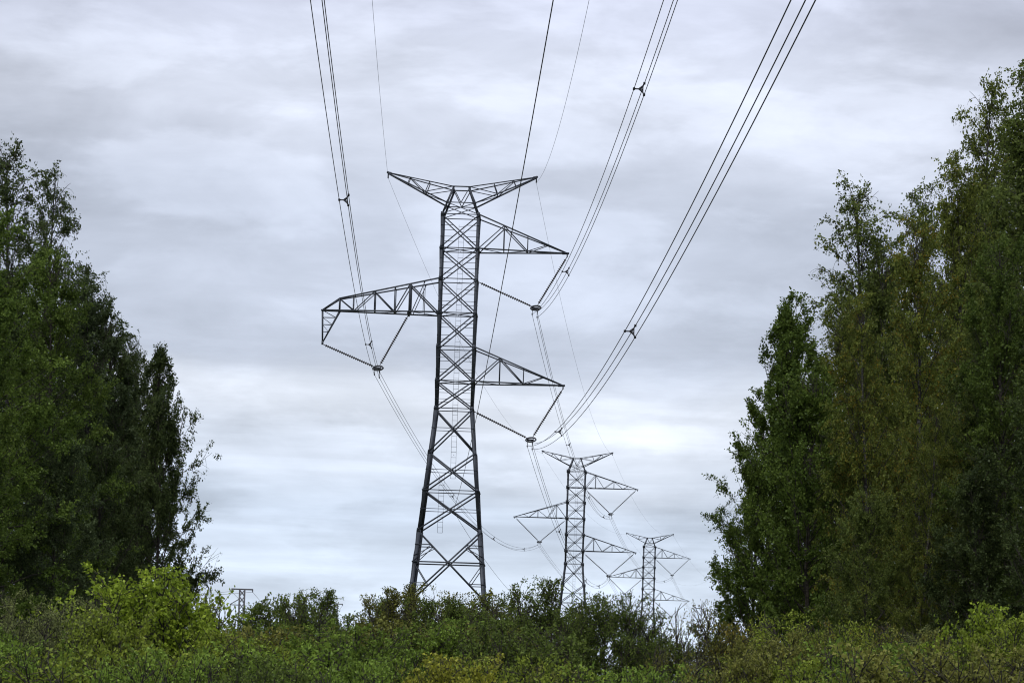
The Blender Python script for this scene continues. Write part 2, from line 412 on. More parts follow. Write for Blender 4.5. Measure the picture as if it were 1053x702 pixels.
        b.bar((-3.9, -1.1, zb - 0.12), (-3.9, 1.1, zb - 0.12), 0.14)
        arm = b.build("cross_arm", M_STEEL, t)
        # hanging bracket at the arm's end
        b = MB()
        foot = np.array([-10.66, 0, 28.7])
        for sy in (-1, 1):
            p, q = np.array([-10.75, sy*0.2, zb]), np.array([-9.35, sy*0.4, zb])
            b.bar(p, foot, 0.10); b.bar(q, foot, 0.085)
            for i, f_ in enumerate((0.22, 0.44, 0.66)):
                b.bar(lerp(p, foot, f_), lerp(q, foot, f_), 0.035)
                b.bar(lerp(p, foot, f_ - 0.22), lerp(q, foot, f_), 0.03)
        b.bar(foot + (0, 0, -0.15), foot + (0, 0, 0.15), 0.16)
        b.build("hanging_bracket", M_STEEL, arm)
    else:
        for sx, zb, zt in ((1, 36.46, 39.15), (1, 25.9, 28.6), (-1, 31.3, 34.0)):
            plain_arm(sx, zb, zt, 10.25, 3.2, [3.2, 4.65, 6.3, 7.8])
    # climbing ladder (two flights)
    for (x, y, z0, z1) in ((0.05, 0.9, 18.3, 38.6), (-0.85, 1.6, 14.0, 18.6)):
        b = MB()
        for s_ in (-1, 1): b.bar((x + s_*0.2, y, z0), (x + s_*0.2, y, z1), 0.022)
        z = z0
        while z < z1: b.bar((x - 0.2, y, z), (x + 0.2, y, z), 0.022); z += 0.42
        for zz in LEVELS:
            if z0 < zz < z1: b.bar((x, y, zz), (x, half(zz), zz), 0.03)
        b.build("ladder", M_STEEL, t)
    return t

TOWERS = {1: (-4.4, 280.0, 0.2, R(-0.8)), 2: (11.59, 593.0, -0.15, R(-3.8)), 3: (36.25, 890.0, 0.26, R(-6.0))}
make_tower(TOWERS[1][:3], TOWERS[1][3], 1, "largest and nearest lattice pylon, with a long left arm ending in a hanging bracket")
make_tower(TOWERS[2][:3], TOWERS[2][3], 2, "mid-sized lattice pylon, second of the line, standing between the large and the smallest one")
make_tower(TOWERS[3][:3], TOWERS[3][3], 2, "smallest of the three lattice pylons, farthest down the line, pale with distance")

def local(k, x, z):
    X, Y, Z, a = TOWERS[k]
    return np.array([X + x*math.cos(a), Y + x*math.sin(a), Z + z])

# ------------------------------------------------------------------ insulators: one V hung in every arm
TRI = [(-0.27, 0.0), (0.13, 0.225), (0.13, -0.225)]  # bundle triangle
def make_insulator(k, yoke, hang_a, hang_b, label, ndisc=24):
    X, Y, Z, a = TOWERS[k]
    o = empty("insulator_assembly", local(k, *yoke), a)
    tag(o, label, "insulator", "V insulators under the pylon arms")
    yk = np.array([0, 0, 0.0])
    for h in (hang_a, hang_b):
        p = np.array([h[0] - yoke[0], 0, h[1] - yoke[1]]); d = yk - p; ln = np.linalg.norm(d); u = d/ln
        b = MB()
        b.tube([p, p + u*0.25], 0.035, 5); b.tube([p + u*0.2, p + u*(ln - 0.3)], 0.03, 5)
        b.beads(p + u*0.25, p + u*(ln - 0.45), 0.045, 0.125, ndisc)
        b.build("insulator_string", M_GLASS, o, True)
    b = MB()
    for y in (-0.2, 0.2):
        b.torus((0, y, 0.02), 0.40, 0.17, 0.052, (1, 0, 0.08), (0, 0.35, 1))
    for x in (-0.44, -0.2, 0.2, 0.44): b.bar((x, -0.2, 0.02 + 0.08*x), (x, 0.2, 0.02 + 0.08*x), 0.04)
    for x in (-0.2, 0.2): b.bar((x, -0.2, -0.15), (x, -0.2, 0.19), 0.04); b.bar((x, 0.2, -0.15), (x, 0.2, 0.19), 0.04)
    b.build("grading_ring", M_FIT, o, True)
    b = MB(); b.bar((-0.32, 0, 0.0), (0.24, 0, 0.0), 0.06, 0.14); b.bar((-0.2, 0, 0), (-0.2, 0, -0.2), 0.06); b.bar((0.13, 0, 0), (0.13, 0, -0.2), 0.06)
    plate = b.build("yoke_plate", M_FIT, o)
    for (x, z) in TRI:
        b = MB(); z -= 0.5
        b.bar((x*0.9, 0, -0.15), (x, 0, z + 0.05), 0.045)
        b.tube([(x, -0.28, z - 0.04), (x, -0.1, z + 0.02), (x, 0.1, z + 0.02), (x, 0.28, z - 0.04)], [0.03, 0.06, 0.06, 0.03], 6)
        b.build("suspension_clamp", M_FIT, plate)
names = {1: "large near pylon", 2: "mid-sized second pylon", 3: "smallest far pylon"}
V1 = {"L": ((-6.17, 26.8), (-10.66, 28.6), (-3.9, 31.15)), "RU": ((6.2, 32.0), (8.57, 36.2), (1.56, 33.95)), "RL": ((6.15, 21.5), (8.57, 25.65), (1.6, 23.6))}
V2 = {"L": ((-5.9, 27.2), (-10.0, 31.1), (-1.75, 30.9)), "RU": ((5.9, 32.2), (10.0, 36.3), (1.75, 36.0)), "RL": ((5.9, 21.9), (10.0, 25.7), (1.75, 25.4))}
words = {"L": "left arm", "RU": "upper right arm", "RL": "lower right arm"}
for k in (1, 2, 3):
    for key, (yk, ha, hb) in (V1 if k == 1 else V2).items():
        make_insulator(k, yk, ha, hb, "V-shaped insulator strings hanging under the %s of the %s" % (words[key], names[k]))

# ------------------------------------------------------------------ wires: parabolas from pylon to pylon
def span(A, B, S, n=60):
    t = np.linspace(0, 1, n)[:, None]; P = A + (B - A)*t; P[:, 2] -= 4*S*(t*(1 - t))[:, 0]
    return P
def chain(pts, sags):
    out = []
    for A, B, S in zip(pts[:-1], pts[1:], sags):
        P = span(np.asarray(A, float), np.asarray(B, float), S); out.append(P if not out else P[1:])
    return np.concatenate(out)
CLAMP = {k: {q: (v[q][0][0], v[q][0][1] - 0.5) for q in v} for k, v in ((1, V1), (2, V2), (3, V2))}
BUNDLES = {
  "L":  ((-3.0, -30, 28.97), (69.1, 1187, 26.7), (4.81, 5.25, 4.75, 10.0), (60, 153.2, 234.5, 373.3, 454.2, 538.4, 660, 745, 830), "three-wire conductor bundle on the left side of the pylons, under the left arms"),
  "RU": ((8.0, -30, 33.23), (80.9, 1187, 31.7), (7.25, 4.75, 4.75, 10.0), (50, 135.9, 212, 370, 453.1, 540, 720.1, 837), "three-wire conductor bundle carried by the upper right arms of the pylons"),
  "RL": ((7.88, -30, 20.98), (80.9, 1187, 21.4), (5.41, 5.0, 4.75, 10.0), (55, 135.7, 213.6, 350, 451.7, 524.1, 680, 800), "lowest three-wire conductor bundle, rightmost where it leaves the top of the picture"),
}
for key, (A, B, sags, spacers, label) in BUNDLES.items():
    pts = [A] + [local(k, *CLAMP[k][key]) for k in (1, 2, 3)] + [B]
    org = np.asarray(pts[1], float); P = chain(pts, sags)
    o = empty("power_line", org); tag(o, label, "power line", "conductor bundles of the power line")
    for (dx, dz) in TRI:
        b = MB(); b.tube(P - org + np.array([dx, 0, dz]), 0.0165, 5); b.build("conductor", M_WIRE, o, True)
    for y in spacers:
        i = int(np.argmin(abs(P[:, 1] - y))); j = i + 1 if P[i, 1] < y else i - 1
        c = lerp(P[i], P[j], abs(y - P[i, 1])/abs(P[j, 1] - P[i, 1])) - org
        b = MB()
        q = [c + np.array([x, 0, z]) for x, z in TRI]; mid = c + np.array([0.0, 0, 0.0])
        for v in q:
            b.bar(mid, v, 0.05); b.bar(v - (0, 0.09, 0), v + (0, 0.09, 0), 0.085)
        b.bar(lerp(mid, q[1], .6), lerp(mid, q[2], .6), 0.045); b.bar(lerp(mid, q[0], .35), lerp(mid, q[1], .6), 0.04); b.bar(lerp(mid, q[0], .35), lerp(mid, q[2], .6), 0.04)
        b.build("spacer", M_FIT, o)
def single(name, pts, sags, r, label, cat, group=None):
    org = np.asarray(pts[1], float); b = MB(); b.tube(chain(pts, sags) - org, r, 5)
    o = b.build(name, M_WIRE, None, True); o.location = org; return tag(o, label, cat, group)
E_ = lambda k, s: local(k, s*5.92, 42.08)
single("earth_wire", [(-3.0, -30, 41.78), E_(1, -1), E_(2, -1), E_(3, -1), (69, 1187, 42)], (4.19, 4.25, 3.5, 6.5), 0.010, "thin earth wire strung over the left tips of the pylon tops", "earth wire", "earth wires")
single("earth_wire", [(5.0, -30, 41.64), E_(1, 1), E_(2, 1), E_(3, 1), (80.9, 1187, 42)], (9.97, 4.25, 4.0, 6.5), 0.010, "thin earth wire strung over the right tips of the pylon tops", "earth wire", "earth wires")
single("communication_cable", [(3.12, -30, 21.29), local(1, .2, 15.7), local(2, .2, 15.7), local(3, .2, 15.7), (75, 1187, 15.7)], (3.28, 4.0, 4.0, 5.0), 0.0145, "single dark cable running down behind the near pylon's right arms to its lower body", "cable")

# ------------------------------------------------------------------ far line: two small T-headed masts and their wires
def t_mast(loc, h, label, bracket):
    t = empty("lattice_mast", loc, R(8)); tag(t, label, "mast", "distant T-headed masts")
    b = MB()
    for sx in (-1, 1):
        for sy in (-1, 1): b.bar((sx*0.75, sy*0.6, 0), (sx*0.62, sy*0.5, h), 0.26)
    n = int(h/1.7)
    for i in range(n):
        z0, z1 = h*i/n, h*(i + 1)/n
        for sy in (-1, 1): b.bar((-0.66, sy*0.5, z0), (0.66, sy*0.5, z1), 0.17); b.bar((0.66, sy*0.5, z0), (-0.66, sy*0.5, z1), 0.17)
    b.build("lattice_shaft", M_FAR, t)
    b = MB(); b.bar((-2.75, 0, h + 0.1), (2.75, 0, h + 0.1), 0.5, 0.35)
    for s_ in (-1, 1): b.bar((s_*2.65, 0, h - 0.6), (s_*2.65, 0, h + 0.1), 0.25)
    b.build("crossarm", M_FAR, t)
    if bracket:
        b = MB(); b.bar((-0.7, 0, h - 2.4), (-2.9, 0, h - 3.8), 0.22); b.bar((-0.7, 0, h - 3.9), (-2.9, 0, h - 3.9), 0.22); b.bar((-2.9, 0, h - 3.7), (-2.9, 0, h - 7.2), 0.2)
        b.build("side_bracket", M_FAR, t)
    return t
t_mast((-66.3, 900, 0), 25.6, "small far T-headed mast with a side bracket, above the left bushes", True)
t_mast((-66.0, 1400, 0), 34.4, "tiniest far mast, only its flat T top showing over the bushes", False)
for s_ in (-1, 1):
    single("distant_wire", [(-115 + s_*2.6, 820, 24.6), (-66.3 + s_*2.65, 900, 25.1), (-66 + s_*2.6, 1400, 33.9)], (2.2, 9.0), 0.04,
           "thin far wire on the %s side of the small T-headed mast" % ("left" if s_ < 0 else "right"), "wire", "wires of the distant masts")

# ------------------------------------------------------------------ vegetation
def unit(v): return v/(np.linalg.norm(v) + 1e-9)
def grow(rng, p, d, Ln, n, grav, wob):
    P = [p]; d = unit(d); st = Ln/n
    for i in range(n):
        d = unit(d + rng.normal(0, wob, 3) + np.array([0, 0, grav])*(i + 1)/n); P.append(P[-1] + d*st)
    return np.array(P)
def at(P, t):
    x = t*(len(P) - 1); i = min(int(x), len(P) - 2); return P[i] + (P[i+1] - P[i])*(x - i), unit(P[i+1] - P[i])
def leaf_mesh(name, rng, twigs, per_m, size, scatter, mat, lob=0.62, droop=0.2, upn=0.6, clump=1.3):
    """twigs: list of (P, tint, autumn). Leaves are folded rhombs scattered along the twigs."""
    C, D, TI, AU = [], [], [], []
    for (P, ti, au) in twigs:
        ln = np.linalg.norm(np.diff(P, axis=0), axis=1).sum(); k = max(3, int(rng.poisson(per_m*ln)))
        x = rng.uniform(0.05, 1.0, k)*(len(P) - 1); i = np.minimum(x.astype(int), len(P) - 2)
        C.append(P[i] + (P[i+1] - P[i])*(x - i)[:, None]); D.append(np.repeat(unit(P[-1] - P[0])[None], k, 0))
        TI.append(np.full(k, ti)); AU.append(np.full(k, au))
    C = np.concatenate(C); D = np.concatenate(D); TI = np.concatenate(TI); AU = np.concatenate(AU); n = len(C)
    C = C + rng.normal(0, scatter, (n, 3))
    # foliage hangs in clumps with gaps between them
    g_ = np.zeros(n)
    for _ in range(7):
        k_ = rng.normal(0, 1, 3); k_ *= 2*np.pi/(np.linalg.norm(k_)*clump*rng.uniform(0.7, 1.6)); g_ += np.sin(C @ k_ + rng.uniform(0, 6.28))
    keep = g_ > rng.normal(-0.85 if clump > 1 else -1.1, 0.5, n)
    C, D, TI, AU, g_ = C[keep], D[keep], TI[keep], AU[keep], g_[keep]; n = len(C)
    d = D*0.5 + rng.normal(0, 0.75, (n, 3)) + np.array([0, 0, -droop]); d /= np.linalg.norm(d, axis=1)[:, None]
    nn = rng.normal(0, 0.7, (n, 3)) + np.array([0, 0, upn]); s = np.cross(d, nn); s /= np.linalg.norm(s, axis=1)[:, None] + 1e-9
    nn = np.cross(s, d)
    sz = size*rng.uniform(0.65, 1.3, n)[:, None]
    w = sz*lob*0.5
    fold = nn*sz*0.10
    V = np.stack([C, C + d*sz*0.45 + s*w + fold, C + d*sz, C + d*sz*0.45 - s*w + fold], 1).reshape(-1, 3)
    F = np.arange(4*n).reshape(-1, 4)
    tint = np.clip(TI*0.45 + rng.uniform(0, 0.55, n), 0, 1); aut = np.clip(AU*0.42 + rng.uniform(0, 0.58, n), 0, 1)
    return mesh_from(name, V, F, mat, {"tint": tint, "autumn": aut})

def tree_meshes(seed, H, rad, base, style, per_m, leaf, n_limb, bark_mat):
    """returns trunk mesh (trunk, limbs, twigs) and crown mesh (leaves)"""
    rng = np.random.default_rng(seed); wood = MB(); bole = MB(); twigs = []
    trunk = grow(rng, np.zeros(3), np.array([rng.normal(0, .02), rng.normal(0, .02), 1]), H*0.985, 16, 0.08, 0.025)
    r0 = H*0.0075 + 0.03
    bole.tube(trunk, r0*(1 - np.linspace(0, 1, 17))**0.8 + 0.012, 8)
    ga = rng.uniform(0, 6.28)
    for i in range(n_limb):
        f = (i + rng.uniform(0.1, 0.9))/n_limb; h = base + (1 - base)*f**0.92; h = min(h, 0.985)
        p, _ = at(trunk, h); ga += 2.4 + rng.normal(0, 0.35); rel = (h - base)/(1 - base)
        if style == "aspen":
            R_ = rad*(min(1, rel*5 + .55))*(1 - rel)**0.75 + 0.25; el = 0.42 + 0.75*rel + rng.normal(0, .1); gr, wob = 0.20, 0.05
        elif style == "birch":
            R_ = rad*(min(1, rel*4 + .5))*(1 - rel)**0.6 + 0.35; el = 0.75 + 0.45*rel + rng.normal(0, .13); gr, wob = -0.10, 0.09
        else:
            R_ = rad*(min(1, rel*4 + .6))*(1 - rel**1.6)**0.7 + 0.25; el = 0.35 + 0.7*rel + rng.normal(0, .15); gr, wob = 0.04, 0.10
        Ln = R_*(rng.uniform(0.6, 1.12) if rng.uniform() < .72 else rng.uniform(1.05, 1.25))/max(0.35, math.cos(el))
        Ln = min(Ln, R_*2.0)
        d = np.array([math.cos(ga)*math.cos(el), math.sin(ga)*math.cos(el), math.sin(el)])
        Pl = grow(rng, p, d, Ln, 7, gr, wob)
        wood.tube(Pl, np.linspace(max(0.02, r0*0.28*(1 - rel) + 0.012), 0.006, 8), 4)
        lt = rng.uniform(0, 1); la = rng.uniform(0, 1)
        nt_ = max(4, int(Ln*(6.5 if style != "birch" else 6.0)))
        for j in range(nt_):
            t_ = rng.uniform(0.12, 1.0)**0.75; q, dl = at(Pl, t_)
            if style == "birch":
                dd = dl*0.55 + rng.normal(0, .55, 3) + np.array([0, 0, -0.05]); ln2 = rng.uniform(0.5, 1.25)*(0.65 + 0.5*(1 - rel)); P2 = grow(rng, q, dd, ln2, 5, -0.55, 0.08)
            elif style == "aspen":
                dd = dl*1.0 + rng.normal(0, .42, 3) + np.array([0, 0, 0.1]); ln2 = rng.uniform(0.2, 0.62)*(1.25 - 0.6*t_); P2 = grow(rng, q, dd, ln2, 4, 0.1, 0.1)
            else:
                dd = dl*0.7 + rng.normal(0, .6, 3); ln2 = rng.uniform(0.4, 0.95); P2 = grow(rng, q, dd, ln2, 4, -0.05, 0.12)
            if rng.uniform() < 0.6: wood.tube(P2, np.linspace(0.010, 0.004, len(P2)), 3)
            twigs.append((P2, np.clip(lt*0.5 + rng.uniform(0, .5), 0, 1), np.clip(la*.5 + rng.uniform(0, .5), 0, 1)))
        twigs.append((Pl[4:], lt, la))
    twigs.append((trunk[-3:], 0.5, 0.5))
    up = {"birch": 0.35, "aspen": 0.5, "broad": 0.7}[style]
    lm = leaf_mesh("crown", rng, twigs, per_m*1.25, leaf, 0.06, M_LEAF, 0.7 if style != "birch" else 0.62, 0.35 if style == "birch" else 0.15, up, 0.85 if style == "aspen" else 1.3)
    return (bole.mesh("trunk", bark_mat, True), wood.mesh("limbs", M_BARK, True)), lm, H

def shrub_meshes(seed, H, W, n_stem, per_m, leaf, crown_from=0.15, bare=0.0, narrow=0.62, splay=1.0):
    rng = np.random.default_rng(seed); wood = MB(); twigs = []; bare_tw = []
    for i in range(n_stem):
        az = i*2.4 + rng.normal(0, .4); sp = ((i + 0.5)/n_stem)**0.55*rng.uniform(0.85, 1.08)*W*0.5*splay
        tall = rng.uniform(0.86, 0.98)*(1 - 0.36*(sp/(W*0.5*max(splay, .1)))**2)
        p = np.array([math.cos(az), math.sin(az), 0])*rng.uniform(0.02, 0.18)*W
        tgt = np.array([math.cos(az)*sp, math.sin(az)*sp, H*tall]); d = tgt - p
        Ps = grow(rng, p, d*np.array([1.25, 1.25, 0.95]), np.linalg.norm(d)*1.02, 8, 0.12, 0.07)
        wood.tube(Ps, np.linspace(0.032*H/3.5 + 0.006, 0.006, 9), 5)
        st, sa = rng.uniform(0, 1), rng.uniform(0, 1)
        nb = int(9*H*0.42 + 6)
        for j in range(nb):
            t_ = crown_from + (1 - crown_from)*rng.uniform(0, 1)**0.75; q, dl = at(Ps, min(t_, .99)); a2 = rng.uniform(0, 6.28)
            rr = (1.08 - t_*0.65)*W*0.21*rng.uniform(0.6, 1.25)
            Pb = grow(rng, q, dl*0.75 + np.array([math.cos(a2)*.9, math.sin(a2)*.9, 0.3]), rr + 0.12, 5, 0.08, 0.12)
            wood.tube(Pb, np.linspace(0.012, 0.005, 6), 4)
            bt = np.clip(st*.4 + rng.uniform(0, .6), 0, 1); ba = np.clip(sa*.55 + rng.uniform(0, .45), 0, 1)
            if rng.uniform() < bare: continue
            for _ in range(5):
                q2, d2 = at(Pb, rng.uniform(0.2, 1.0)); P2 = grow(rng, q2, d2*.6 + rng.normal(0, .55, 3) + np.array([0, 0, .15]), rng.uniform(0.18, 0.42), 3, 0.0, 0.12)
                if rng.uniform() < 0.75: wood.tube(P2, np.linspace(0.007, 0.0045, len(P2)), 3)
                twigs.append((P2, np.clip(bt*.7 + rng.uniform(0, .3), 0, 1), np.clip(ba*.7 + rng.uniform(0, .3), 0, 1)))
        if rng.uniform() >= bare: twigs.append((Ps[-3:], st, sa))
    allp = np.concatenate([t_[0] for t_ in twigs]); top = np.percentile(allp[:, 2], 99.3); hi = allp[allp[:, 2] > 0.6*top]
    cen = np.array([hi[:, 0].mean(), hi[:, 1].mean(), 0]); kz = np.array([1, 1, H/top])
    def fit(P):
        w_ = np.clip(P[:, 2:3]/(0.6*top), 0, 1); Q = P*kz - cen*w_
        Q[:, 2] = np.where(Q[:, 2] > H, H + (Q[:, 2] - H)*0.35, Q[:, 2]); return Q
    twigs = [(fit(t_[0]), t_[1], t_[2]) for t_ in twigs]; wood.V = [fit(v_) for v_ in wood.V]
    lm = leaf_mesh("foliage", rng, twigs, per_m*2.1, leaf*0.8, 0.03, M_LEAF, narrow, 0.1, 0.8, 0.55)
    return (wood.mesh("stems", M_BARK, True),), lm, H

KIND = {
  "birch_airy": tree_meshes(11, 20, 2.3, 0.10, "birch", 34, 0.105, 90, M_BIRCH),
  "birch_full": tree_meshes(12, 20, 2.9, 0.06, "birch", 44, 0.115, 105, M_BIRCH),
  "birch_wide": tree_meshes(13, 20, 3.1, 0.06, "birch", 42, 0.118, 110, M_BIRCH),
  "aspen": tree_meshes(14, 16, 2.3, 0.05, "aspen", 95, 0.092, 120, M_BARK),
  "aspen_slim": tree_meshes(15, 16, 1.8, 0.05, "aspen", 95, 0.090, 105, M_BARK),
  "broadleaf": tree_meshes(16, 18, 2.9, 0.04, "broad", 66, 0.100, 112, M_BARK),
  "broadleaf_low": tree_meshes(17, 12, 2.8, 0.04, "broad", 66, 0.100, 82, M_BARK),
  "shrub_maple": shrub_meshes(21, 3.6, 3.3, 20, 26, 0.085, 0.25, 0, 0.85),
  "shrub_willow": shrub_meshes(22, 3.4, 3.2, 17, 42, 0.070, 0.12, 0, 0.42),
  "shrub_alder": shrub_meshes(23, 3.4, 3.4, 18, 34, 0.075, 0.10, 0, 0.7),
  "shrub_rowan": shrub_meshes(38, 3.7, 3.5, 20, 46, 0.070, 0.55, 0, 0.5, 1.05),
  "shrub_twiggy": shrub_meshes(25, 3.0, 2.4, 14, 26, 0.060, 0.05, 0.55, 0.45),
  "shrub_low": shrub_meshes(26, 2.2, 2.8, 14, 40, 0.065, 0.05, 0, 0.6),
  "shrub_tall": shrub_meshes(27, 4.0, 2.4, 13, 36, 0.072, 0.15, 0, 0.55, 0.9),
}
FIRST = set()
def plant(kind, loc, height, wide, rz, color, label, name, cat, group):
    tm, lm, H = KIND[kind]
    o = empty(name, loc, R(rz)); tag(o, label, cat, group)
    s = height/H; o.scale = (s*wide, s*wide, s)
    tree = not kind.startswith("shrub")
    for me in tm: link_mesh(me.name.split(".")[0], me, o)
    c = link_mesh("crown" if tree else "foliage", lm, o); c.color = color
    return o
